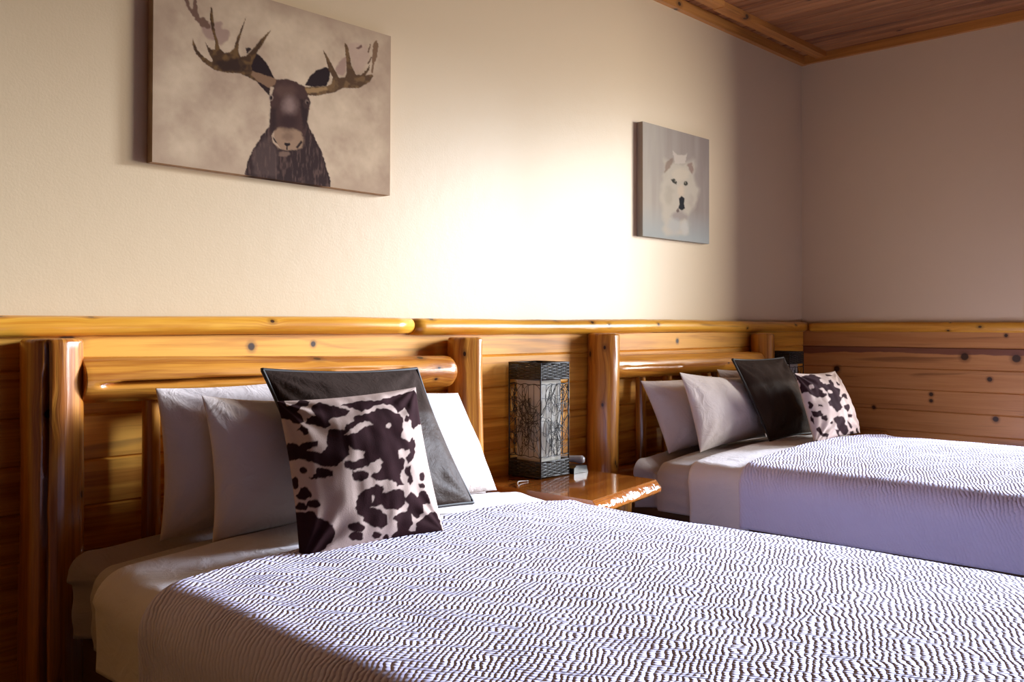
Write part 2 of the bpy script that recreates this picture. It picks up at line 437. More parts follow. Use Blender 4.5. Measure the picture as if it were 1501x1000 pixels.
def loft(name, xc, ya, yb, ny, prof, mat, disp=None, thick=0.008, parent=None, edge_bulge=0.0, headwave=0.0):
    """cloth shell laid over the bed between ya (foot) and yb (head)"""
    mb = MB(); P = []; U = [0]
    for a, b in zip(prof[:-1], prof[1:]): U.append(U[-1]+math.hypot(b[0]-a[0], b[1]-a[1]))
    ys = [yb-(yb-ya)*(i/ny)**1.15 for i in range(ny+1)]
    outer = []; inner = []
    m = len(prof)
    for i, y in enumerate(ys):
        ro = []; ri = []
        for j, (x, z, nx, nz) in enumerate(prof):
            hw = headwave*(mn.noise(Vector((U[j]*1.7+xc, 3.3, 0)))*0.6+0.25*mn.noise(Vector((U[j]*5+xc, 9.3, 0))))
            yy = y+hw*max(0, 1-i/12)
            d = disp(U[j], yy, nx, nz) if disp else 0
            dd = yb-y
            if edge_bulge: d += edge_bulge*math.exp(-((dd-0.02)/0.03)**2)
            e = thick
            if i == 0: e = 0.0005
            elif i == 1: e = thick*0.75
            ro.append((xc+x+nx*(d+e), yy, z+nz*(d+e))); ri.append((xc+x+nx*d*0.5, yy, z+nz*d*0.5))
        outer.append(ro); inner.append(ri)
    uvf = lambda i, j: (U[j], ys[i])
    mb.grid(outer, uvf); mb.grid(inner, uvf, flip=True)
    mb.grid([outer[0], inner[0]], lambda i, j: (U[j], ys[0])); mb.grid([outer[-1], inner[-1]], lambda i, j: (U[j], ys[-1]))
    mb.grid([[r[0] for r in outer], [r[0] for r in inner]]); mb.grid([[r[-1] for r in outer], [r[-1] for r in inner]])
    return mb.build(name, mat, parent)

def mattress(name, xc, w, ya, yb, zt, zb, mat, lift=0.0):
    mb = MB(); P = []; nr = 8; R = 0.07
    stations = []
    for i in range(nr+1):
        t = (PI/2)*i/nr; stations.append((yb-R+R*math.cos(t), 0)) if False else None
    ys = [(yb-R*(1-math.sin(PI/2*i/nr)), R*(1-math.cos(PI/2*(1-i/nr)))*0.9) for i in range(nr, -1, -1)]
    ys += [(yb-R-(yb-R-ya)*i/40, 0) for i in range(1, 41)]
    U = None
    for y, ins in ys:
        pr = profile(w, zt, zb, 0.06, 0.03)
        row = []
        for j, (x, z, nx, nz) in enumerate(pr):
            d = -ins
            if nz < 0.3:   # tucked folds along the side
                d += 0.0025*math.sin(z*95+2*mn.noise(Vector((y*2, xc, 0))))+0.004*mn.noise(Vector((y*5, z*14, xc)))
            d += 0.003*mn.noise(Vector((x*4, y*4, xc)))
            d += 0.012*math.exp(-((y-yb)/0.05)**2)*math.exp(-((abs(x)-w)/0.05)**2)*(1 if z > zt-0.1 else 0)
            lz = lift*max(0.0, min(1.0, (y-2.17)/0.13))*max(0.0, min(1.0, (z-zb)/0.1))*(0.75+0.25*abs(x)/w)
            row.append((xc+x+nx*d, y, z+nz*d+lz))
        P.append(row)
    uvf = lambda i, j: (i*0.03, j*0.02)
    mb.grid(P, uvf)
    for r in (P[0], P[-1]): mb.quad(r)
    mb.grid([[r[0] for r in P], [r[-1] for r in P]])
    return mb.build(name, mat)

def ripple_cloth(name):
    """white coverlet woven in short wavering ripples"""
    N = NT(name); u, v = N.uv()
    q = N.math('ADD', N.math('MULTIPLY', u, -0.41), N.math('MULTIPLY', v, 0.91))
    al = N.math('ADD', N.math('MULTIPLY', u, 0.91), N.math('MULTIPLY', v, 0.41))
    n1 = N.noise(N.comb(N.math('MULTIPLY', al, 16), N.math('MULTIPLY', q, 12), 0.0), 1, 2, dim='2D')
    n2 = N.noise(N.comb(N.math('MULTIPLY', al, 55), N.math('MULTIPLY', q, 18), 0.0), 1, 1, dim='2D')
    ph = N.math('ADD', N.math('MULTIPLY', q, 2*PI/0.0118), N.math('ADD', N.math('MULTIPLY', n1, 13.0), N.math('MULTIPLY', n2, 4.5)))
    s = N.math('SINE', ph)
    s = N.math('MULTIPLY_ADD', s, 0.5, 0.5)
    beads = N.math('MULTIPLY', N.math('SINE', N.math('MULTIPLY', al, 2*PI/0.0085)), 0.09)
    amp = N.rng(N.noise(N.comb(N.math('MULTIPLY', u, 5), N.math('MULTIPLY', v, 5), 2.0), 1, 2), 0.25, 0.7, 0.7, 1.15)
    h = N.math('MULTIPLY', N.math('ADD', N.math('POWER', s, 0.5), beads), N.math('MULTIPLY', amp, N.math('MULTIPLY', N.rng(u, 0.10, 0.33, 0.3, 1.0), N.rng(u, 1.60, 1.80, 1.0, 0.3))))
    N.bump(h, RIP, 1.0)
    return N.out((0.64, 0.60, 0.80, 1), 0.95, Sheen_Weight=0.1, Specular_IOR_Level=0.1)
RIP = 0.0040
M['coverlet'] = ripple_cloth('white_rippled_coverlet')
M['sheet'] = cloth('white_bed_sheet', (0.70, 0.63, 0.63, 1), wr=0.004)
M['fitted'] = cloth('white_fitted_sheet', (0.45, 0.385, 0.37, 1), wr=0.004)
M['pillowcase'] = cloth('white_pillowcase', (0.72, 0.61, 0.56, 1), wr=0.006)

def make_bed(xl, xr, ypost, zoff, label, bedx, w, rail_z, rail_y, rail_x, spind, seed, rpost, yhead, ysheet, ycov, zt, words):
    root = empty('log_bed', ((xl+xr)/2, 1.4, 0), label, 'bed', 'log beds along the headboard wall')
    cr_l = [(0.25, 0.2, 0.05, 0.99, 0.006, 0.03)]
    crl = [(math.radians(-35), math.radians(-31), 0.0, 1.0, 0.006, 0.05)] if seed == 1 else []
    make_log('headboard_post', (xl, ypost, 0.0), (xl, ypost, 1.118), rpost*1.1, rpost*1.04, M['log'], root, seed=seed, cracks=crl, nlen=70, nseg=72,
             facets=[(math.radians(25), 0.06)] if seed == 1 else [])
    make_log('headboard_post', (xr, ypost, 0.0), (xr, ypost, 1.108), rpost*1.05, rpost*0.97, M['log'], root, seed=seed+2, nlen=60,
             facets=[(math.radians(48), 0.10), (math.radians(-20), 0.08)] if seed == 1 else [])
    rc = [(math.radians(14), math.radians(-5), 0.025, 0.62, 0.009, 0.05), (math.radians(-10), math.radians(-20), 0.40, 0.8, 0.005, 0.015)] if seed == 1 else [(math.radians(2), math.radians(8), 0.02, 0.4, 0.004, 0.01)]
    make_log('headboard_rail', (rail_x[0], rail_y, rail_z[0]), (rail_x[1], rail_y, rail_z[1]), rail_x[2], rail_x[3], M['log'], root, seed=seed+4, nlen=90, nseg=72,
             cracks=rc, round0=0.004, round1=0.04)
    make_log('lower_rail', (xl+0.04, ypost, 0.46), (xr-0.04, ypost, 0.46), 0.05, 0.05, M['log'], root, seed=seed+5)
    for i, sx in enumerate(spind):
        make_log('spindle', (sx, ypost+0.02, 0.48), (sx, ypost+0.02, rail_z[0]-0.02), 0.026, 0.024, M['log'], root, nseg=28, nlen=24, seed=seed+7+i)
    # side rails and slatted base carry the mattress
    for s in (-1, 1):
        xs = bedx+s*(w-0.07)
        mb = MB(); mb.box((xs-0.02, 0.36, 0.20), (xs+0.02, ypost-0.11, 0.372), along=1); mb.build('side_rail', M['dark_board'], root)
    mb = MB()
    for k in range(12):
        y = 0.45+k*0.155
        mb.box((bedx-w+0.092, y, 0.34), (bedx+w-0.092, y+0.09, 0.370))
    mb.build('slat_base', M['dark_board'], root)
    for s in (-1, 1):
        for y in (0.40, ypost-0.2):
            mb = MB(); mb.box((bedx+s*(w-0.13)-0.03, y-0.03, 0.0), (bedx+s*(w-0.13)+0.03, y+0.03, 0.339), along=2); mb.build('leg', M['dark_board'], root)
    mt = mattress('mattress', bedx, w-0.012, 0.34, yhead, zt-0.014, 0.373, M['fitted'], 0.034 if seed == 1 else 0.0)
    tag(mt, words[0], 'mattress', 'mattresses on the log beds')
    fold = lambda u, y, nx, nz: (0.007*mn.noise(Vector((y*16+xl, u*2.5, 5)))*(1 if nz < 0.5 else 0.45) + 0.005*mn.noise(Vector((u*5, y*5, xl)))) + 0.006 + (0.012 if seed == 1 and nz > 0.3 else 0.0)*max(0.0, (y-2.05)/0.15)
    sh = loft('bed_sheet', bedx, ycov-0.04, ysheet, 30, profile(w, zt-0.008, 0.352, 0.075, 0.03), M['sheet'], fold, 0.006, headwave=0.05, edge_bulge=0.004)
    tag(sh, words[1], 'sheet', 'sheets folded back on the log beds')
    puff = lambda u, y, nx, nz: 0.010+0.006*mn.noise(Vector((u*2.2, y*2.2, xl+3)))+0.0025*mn.noise(Vector((u*9, y*9, xl)))
    cv = loft('coverlet', bedx, 0.30, ycov, 110, profile(w, zt, 0.366, 0.085, 0.03), M['coverlet'], puff, 0.010, headwave=0.035, edge_bulge=0.006)
    tag(cv, words[2], 'coverlet', 'coverlets on the log beds')
    return root

NX, FX = 1.645, 3.965
make_bed(0.925, 2.409, 2.505, 0, 'log bed nearest the camera, under the moose picture, thick cracked headboard log', NX, 0.735,
         (1.007, 0.984), 2.498, (0.985, 2.325, 0.062, 0.058), (1.20, 1.435, 1.67, 1.90, 2.13), 1, 0.070, 2.37, 2.185, 1.94, 0.594,
         ('white sheeted mattress of the near bed, under the moose picture',
          'white top sheet folded back below the pillows of the near bed',
          'white rippled coverlet over the near bed in the foreground'))
make_bed(3.256, 4.697, 2.515, 0, 'log bed farther from the camera, under the wolf picture, smooth golden headboard log', FX, 0.725,
         (0.970, 0.957), 2.51, (3.275, 4.66, 0.054, 0.050), (3.57, 3.785, 4.0, 4.24, 4.46), 20, 0.066, 2.34, 2.06, 1.83, 0.618,
         ('white sheeted mattress of the far bed, beside the nightstand',
          'white top sheet folded back below the pillows of the far bed',
          'white rippled coverlet over the far bed by the panelled end wall'))

# ------------------------------------------------------------------ pillows and cushions
def pillow(name, TL, TR, BR, BL, thick, mat, n=44, pinch=0.06, power=0.55, wr=0.006, seed=0, sag=0.15, col=None, parent=None, ear=0.0, mirror_uv=False, flangew=0.0):
    TL, TR, BR, BL = (np.array(q, float) for q in (TL, TR, BR, BL))
    nor = np.cross(TR-BL, TL-BR); nor /= np.linalg.norm(nor)
    if nor[1] > 0: nor = -nor
    ts = np.sin(np.linspace(-1, 1, n+1)*PI/2*0.96)/math.sin(PI/2*0.96)
    def surf(s, t, side):
        s2 = s*(1-pinch*(1-t*t)); t2 = t*(1-pinch*(1-s*s))
        a, b = (s2+1)/2, (t2+1)/2
        p = (BL*(1-a)+BR*a)*(1-b) + (TL*(1-a)+TR*a)*b
        e = max(0.0, (1-s*s)*(1-t*t))
        h = thick*0.55*e**power*(1-sag*t)
        cor = (abs(s)*abs(t))**1.0
        w = wr*(mn.noise(Vector((s*2.6+seed, t*2.6, side))) + 0.6*mn.noise(Vector((s*6+seed, t*3+s*t*3, side+4))))*min(1, e*3)
        if side < 0: h *= 0.5; w *= 0.5
        w += wr*0.9*cor*math.sin(14*math.atan2(1.02-abs(t), 1.02-abs(s))+seed)*min(1, e*5)
        return p+nor*side*(h+w)
    mb = MB()
    for side in (1, -1):
        P = [[surf(s, t, side) for s in ts] for t in ts]
        mb.grid(P, lambda i, j: (ts[j]*0.25, ts[i]*0.25), flip=side < 0)
    cols = None
    if col is not None:
        cols = col(np.array(mb.v), (n+1)**2)
    o = mb.build(name, mat, parent, col=cols)
    rim = [surf(s, -1, 1) for s in ts]+[surf(1, t, 1) for t in ts[1:]]+[surf(s, 1, 1) for s in ts[::-1][1:]]+[surf(-1, t, 1) for t in ts[::-1][1:-1]]
    return o, rim

PW = 'white pillows on the log beds'
def bed_pillow(label, *a, **k):
    o, _ = pillow('pillow', *a, mat=M['pillowcase'], **k); return tag(o, label, 'pillow', PW)
def far(r, *pts):
    """the same corners moved along the lines of sight, to open gaps in the pile"""
    return [(x*r, y*r, CAM_H-(CAM_H-z)*r) for x, y, z in pts]
bed_pillow('white pillow at the left back of the near bed, behind another pillow',
           (1.135, 2.365, 0.985), (1.72, 2.37, 1.0), (1.72, 2.31, 0.60), (1.12, 2.31, 0.592), thick=0.14, pinch=0.06, seed=1)
bed_pillow('white pillow in the front left of the near bed, beside the cowhide print cushion',
           (1.215, 2.27, 0.967), (1.70, 2.275, 0.94), (1.70, 2.195, 0.597), (1.20, 2.19, 0.583), thick=0.14, pinch=0.085, seed=2)
bed_pillow('bright white pillow on the near bed, right of the dark brown cushion',
           (1.745, 2.33, 0.955), (2.205, 2.335, 0.918), (2.295, 2.235, 0.582), (1.745, 2.22, 0.59), thick=0.165, pinch=0.035, seed=3)
bed_pillow('white pillow at the left back of the far bed, nearest the nightstand',
           (3.40, 2.415, 0.905), (4.0, 2.415, 0.905), (4.0, 2.30, 0.60), (3.45, 2.30, 0.585), thick=0.15, pinch=0.06, seed=4)
bed_pillow('white pillow standing in front on the far bed, left of the dark cushion',
           (3.49, 2.27, 0.945), (4.07, 2.265, 0.90), (4.10, 2.175, 0.613), (3.49, 2.165, 0.60), thick=0.14, pinch=0.07, seed=5)
bed_pillow('shaded pillow at the back of the far bed, only its top showing',
           (4.04, 2.41, 0.935), (4.62, 2.41, 0.92), (4.62, 2.34, 0.615), (4.07, 2.34, 0.615), thick=0.13, pinch=0.06, seed=6)

# dark leather cushions with piping
def leather():
    N = NT('dark_brown_leather'); o = N.obj(); u, v = N.uv()
    split = N.rng(N.math('ADD', v, N.math('MULTIPLY', N.noise(o, 5, 2), 0.06)), 0.07, 0.12)      # suede above, smooth hide below
    c = N.mix(N.noise(o, 7, 4), (0.026, 0.014, 0.009, 1), (0.05, 0.03, 0.019, 1))
    c = N.mix(split, c, (0.026, 0.013, 0.008, 1))
    h = N.math('ADD', N.noise(o, 26, 5, 0.6, 1.5), N.math('MULTIPLY', N.noise(o, 300, 2), 0.1))
    N.bump(h, 0.008, 0.4)
    return N.out(c, N.rng(split, 0, 1, 0.6, 0.9), Specular_IOR_Level=0.12)
M['leather'] = leather()
M['piping'] = plain('dark_piping', (0.02, 0.015, 0.012, 1), 0.6)
def dark_cushion(label, *a, **k):
    o, rim = pillow('throw_cushion', *a, mat=M['leather'], **k)
    tag(o, label, 'cushion', 'dark brown cushions')
    mb = MB(); mb.tube(rim, 0.0055, 8, close=True); mb.build('piping', M['piping'], o)
    return o
dark_cushion('dark brown leather cushion on the near bed, behind the cowhide print cushion',
             *far(0.980, (1.405, 2.285, 1.028), (1.965, 2.275, 1.012), (1.985, 2.035, 0.608), (1.43, 2.035, 0.605)), 0.125, pinch=0.055, seed=8, wr=0.008)
dark_cushion('dark brown leather cushion on the far bed, between pillow and cowhide print cushion',
             *far(0.978, (3.955, 2.275, 0.990), (4.49, 2.285, 0.985), (4.47, 2.07, 0.612), (3.955, 2.08, 0.618)), 0.13, pinch=0.05, seed=9, wr=0.010)

# ------------------------------------------------------------------ painting helpers (pigment laid out from traced outlines)
def vnoise(P, scale, seed=0):
    q = P*scale; i = np.floor(q).astype(np.int64); f = q-i; f = f*f*(3-2*f)
    def h(ix, iy):
        n = (ix*374761393+iy*668265263+seed*982451653) & 0x7fffffff
        n = ((n ^ (n >> 13))*1274126177) & 0x7fffffff
        return ((n ^ (n >> 16)) & 0xffff)/65535.0
    a = h(i[:, 0], i[:, 1]); b = h(i[:, 0]+1, i[:, 1]); c = h(i[:, 0], i[:, 1]+1); d = h(i[:, 0]+1, i[:, 1]+1)
    return (a*(1-f[:, 0])+b*f[:, 0])*(1-f[:, 1])+(c*(1-f[:, 0])+d*f[:, 0])*f[:, 1]
def fbm(P, scale, seed=0, oct=4):
    return sum(vnoise(P, scale*2**k, seed+k*7)*0.5**k for k in range(oct))/sum(0.5**k for k in range(oct))
def inpoly(P, poly):
    r = np.zeros(len(P), bool); x, y = P[:, 0], P[:, 1]
    px = np.array(poly, float); 
    bb = (x >= px[:, 0].min()) & (x <= px[:, 0].max()) & (y >= px[:, 1].min()) & (y <= px[:, 1].max())
    if not bb.any(): return r
    xs, ys = x[bb], y[bb]; rr = np.zeros(len(xs), bool); n = len(px)
    for k in range(n):
        x1, y1 = px[k]; x2, y2 = px[(k+1) % n]
        if y1 == y2: continue
        c = ((y1 > ys) != (y2 > ys)) & (xs < (x2-x1)*(ys-y1)/(y2-y1)+x1)
        rr ^= c
    r[bb] = rr; return r
def ell(cx, cy, rx, ry, n=18): return [(cx+rx*math.cos(2*PI*k/n), cy+ry*math.sin(2*PI*k/n)) for k in range(n)]
def cover(P, poly, soft, rough=0.0, seed=0, ns=None):
    """share of each sample covered by poly, edge blurred by soft and frayed by rough"""
    acc = np.zeros(len(P)); ns = ns or (7 if soft < 1 else 14 if soft < 2.5 else 40)
    Q = P
    if rough: Q = P+rough*np.stack([vnoise(P, 0.35/max(rough, 0.3), seed)-0.5, vnoise(P, 0.35/max(rough, 0.3), seed+5)-0.5], 1)*2
    for k in range(ns):
        r = soft*math.sqrt((k+0.5)/ns); t = k*2.39996
        acc += inpoly(Q+np.array([r*math.cos(t), r*math.sin(t)]), poly)
    return acc/ns
def crop(ox, oy, sc): return lambda poly: [(ox+x/sc, oy+y/sc) for x, y in poly]
def lay(col, a, rgb):
    c = np.array(srgb(*rgb)[:3]); col[:, :3] = col[:, :3]*(1-a[:, None])+c*a[:, None]

CR, BRN = (186, 163, 152), (44, 24, 26)
def cowhide(dark, holes, conv, seed):
    def f(V, nfront):
        P = project(V)
        m = np.zeros(len(V))
        for k, poly in enumerate(dark): m = np.maximum(m, cover(P, conv(poly), 0.6, 1.6, seed+k))
        for k, poly in enumerate(holes): m = m*(1-cover(P, conv(poly), 0.6, 1.2, seed+50+k))
        back = np.arange(len(V)) >= nfront
        Q = np.stack([V[:, 0]+0.3*V[:, 1], V[:, 2]], 1)
        nb = np.clip((fbm(Q, 9, seed)-0.52)*14, 0, 1); m = np.where(back, nb, m)
        col = np.ones((len(V), 4)); base = np.array(srgb(*CR)[:3]); d = np.array(srgb(*BRN)[:3])
        t = fbm(Q, 30, seed+3)[:, None]
        col[:, :3] = (base*(0.88+0.2*t))*(1-m[:, None]) + d*(0.75+0.5*t)*m[:, None]
        return col
    return f
def paint_mat(name, rough=0.7, sheen=0.0, bump=(700, 0.0006), spec=0.2, tint=1.0):
    N = NT(name); a = N.n('ShaderNodeAttribute', attribute_name='paint')
    N.bump(N.noise(N.obj(), bump[0], 2), bump[1], 0.6)
    return N.out(N.mix(1.0, a.outputs['Color'], (tint, tint*0.94, tint*0.85, 1) if tint < 1 else (1, 1, 1, 1), 'MULTIPLY'), rough, Sheen_Weight=sheen, Specular_IOR_Level=spec)
M['cow'] = paint_mat('cowhide_print_plush', 0.9, 0.0, (450, 0.001), 0.05)
E1d = [
 [(36,75),(100,66),(115,95),(160,90),(195,64),(250,68),(240,95),(195,105),(180,125),(200,150),(215,185),(190,200),(155,195),(130,175),(95,170),(55,150),(36,120)],
 [(255,95),(300,78),(370,95),(420,105),(475,125),(455,155),(400,160),(350,180),(362,210),(330,222),(290,215),(220,190),(230,165),(280,150),(255,120)],
 [(175,235),(200,205),(240,225),(240,255),(215,265),(205,240)],
 [(350,235),(400,225),(440,240),(440,215),(490,180),(500,150),(580,140),(620,115),(690,115),(745,140),(770,160),(775,230),(760,270),(800,300),(835,290),(840,320),(800,345),(745,350),(745,390),(785,395),(775,450),(755,500),(780,540),(740,555),(715,510),(660,520),(620,520),(590,490),(640,460),(655,420),(640,395),(560,440),(490,460),(440,440),(440,410),(500,405),(550,390),(555,355),(490,345),(465,310),(470,370),(440,395),(395,440),(330,440),(265,415),(180,395),(130,410),(104,380),(102,330),(130,305),(180,320),(230,300),(295,295),(290,325),(220,345),(260,350),(310,360),(340,330),(345,270)],
 [(420,95),(520,72),(620,66),(720,46),(835,8),(860,50),(872,120),(868,200),(830,235),(815,190),(800,150),(780,110),(740,140),(720,100),(660,85),(600,105),(540,130),(480,110)],
 ell(792,170,13,22), [(830,270),(840,310),(835,390),(800,420),(790,390),(810,360),(800,320)],
 [(785,440),(815,430),(815,480),(830,520),(815,545),(795,530),(800,495),(780,475)],
 ell(880,495,18,25), ell(877,545,18,17), ell(530,490,50,32), ell(212,462,20,18),
 [(240,505),(280,480),(285,450),(320,442),(380,465),(375,490),(330,505),(280,510)], ell(162,530,24,32),
 [(170,610),(195,560),(225,545),(260,590),(255,610),(220,630)], ell(270,650,40,25), ell(200,665,36,22),
 [(150,700),(270,690),(290,720),(340,745),(375,765),(388,810),(375,855),(340,890),(300,935),(240,985),(150,1000)],
 [(505,670),(520,600),(560,570),(620,540),(665,545),(660,590),(720,565),(775,570),(785,610),(780,650),(740,685),(680,680),(650,650),(585,670),(640,675),(680,720),(685,770),(650,790),(590,770),(550,750),(550,725),(515,715)],
 ell(510,780,45,28), ell(507,832,42,25),
 [(780,625),(820,585),(850,610),(870,570),(905,580),(925,650),(880,650),(890,700),(850,730),(820,710),(830,760),(800,800),(840,800),(850,760),(900,710),(955,690),(985,760),(1010,830),(900,860),(800,885),(690,905),(660,880),(740,800),(740,750),(710,730),(740,705),(790,690),(800,650)],
 ell(625,825,28,22), ell(675,840,18,18)]
E1h = [ell(690,208,14,13), [(575,180),(605,200),(560,215),(500,250),(440,265),(470,235),(520,195)], ell(600,620,8,18), ell(765,360,18,25)]
E2d = [
 [(50,105),(110,140),(170,108),(290,125),(330,150),(400,180),(440,170),(480,230),(540,280),(560,370),(560,440),(590,480),(530,540),(480,490),(430,460),(415,420),(440,380),(400,310),(340,260),(310,270),(350,300),(400,340),(340,375),(250,350),(180,310),(100,320),(50,290),(90,250),(95,210),(50,160)],
 ell(215,460,27,45), [(295,440),(355,450),(360,475),(300,465)], [(225,520),(330,515),(350,560),(345,590),(250,580)], ell(378,597,37,30),
 [(220,570),(250,610),(265,665),(225,630)], [(465,600),(520,565),(600,600),(610,660),(635,740),(600,800),(560,760),(520,690),(480,640)],
 [(285,720),(320,700),(350,760),(420,790),(400,830),(340,810),(300,760)], [(270,850),(350,880),(380,950),(280,950)],
 [(480,710),(540,740),(550,830),(500,900),(530,800)], [(585,450),(640,430),(660,490),(640,530),(600,490)], [(640,540),(680,560),(680,610),(645,580)],
 [(630,620),(690,690),(680,720),(640,660)], [(660,750),(700,740),(700,800),(660,830)], ell(745,750,15,35), [(390,870),(460,900),(460,950),(400,950)],
 [(490,190),(545,210),(550,240),(500,220)], [(580,320),(620,330),(630,390),(590,370)], ell(455,660,15,15), [(560,330),(600,350),(560,380)], [(380,100),(440,110),(470,130),(400,125)]]
E2h = [ell(225,250,32,25), [(310,170),(400,150),(430,210),(400,225)], ell(435,300,25,20)]
o, _ = pillow('throw_cushion', *(far(1.01, (1.352, 2.125, 0.952))+far(0.965, (1.832, 2.125, 0.966))+far(0.972, (1.690, 1.845, 0.597))+far(0.993, (1.262, 1.885, 0.571))), 0.125, n=230, mat=M['cow'], pinch=0.05,
              wr=0.006, seed=11, col=cowhide(E1d, E1h, crop(390, 570, 3.844), 3))
tag(o, 'brown and cream cowhide print cushion on the near bed, in front of its dark cushion', 'cushion', 'cowhide print cushions')
o, _ = pillow('throw_cushion', *far(0.985, (3.975, 1.965, 0.934), (4.40, 1.965, 0.928), (4.457, 1.863, 0.628), (3.945, 1.855, 0.618)), 0.135, n=150, mat=M['cow'], pinch=0.05,
              wr=0.008, seed=13, col=cowhide(E2d, E2h, crop(1160, 535, 7.69), 31))
tag(o, 'brown and cream cowhide print cushion on the far bed, against the end wall side', 'cushion', 'cowhide print cushions')

# ------------------------------------------------------------------ wall pictures
M['print'] = paint_mat('printed_canvas', 0.7, 0.0, (900, 0.0008), 0.06, 0.94)
def canvas(x0, x1, z0, z1, depth, nx, nz, painter, label, rot=0.0, hang=0.0):
    yf = WY-depth
    xs = np.linspace(x0, x1, nx+1); zs = np.linspace(z0, z1, nz+1)
    xc, zc = (x0+x1)/2, (z0+z1)/2
    def W(x, z, y):
        dx, dz = x-xc, z-zc; c, s = math.cos(rot), math.sin(rot)
        return (xc+c*dx-s*dz, y, zc+s*dx+c*dz)
    mb = MB()
    mb.grid([[W(x, z, yf) for x in xs] for z in zs], smooth=False, flip=True)
    e = 0.002
    for (a, b) in (((x0, z0), (x1, z0)), ((x1, z0), (x1, z1)), ((x1, z1), (x0, z1)), ((x0, z1), (x0, z0))):
        n = 24
        top = [W(a[0]+(b[0]-a[0])*i/n, a[1]+(b[1]-a[1])*i/n, yf) for i in range(n+1)]
        bot = [W(a[0]+(b[0]-a[0])*i/n, a[1]+(b[1]-a[1])*i/n, WY-0.001) for i in range(n+1)]
        mb.grid([top, bot], smooth=False)
    mb.quad([W(x0, z0, WY-0.001), W(x1, z0, WY-0.001), W(x1, z1, WY-0.001), W(x0, z1, WY-0.001)])
    V = np.array(mb.v)
    # sides carry on the colour of the nearest front edge
    Vf = V.copy(); Vf[:, 1] = yf
    col = np.ones((len(V), 4)); painter(project(Vf), Vf, col)
    o = mb.build('canvas_print', M['print'], None, col=col)
    return tag(o, label, 'picture')

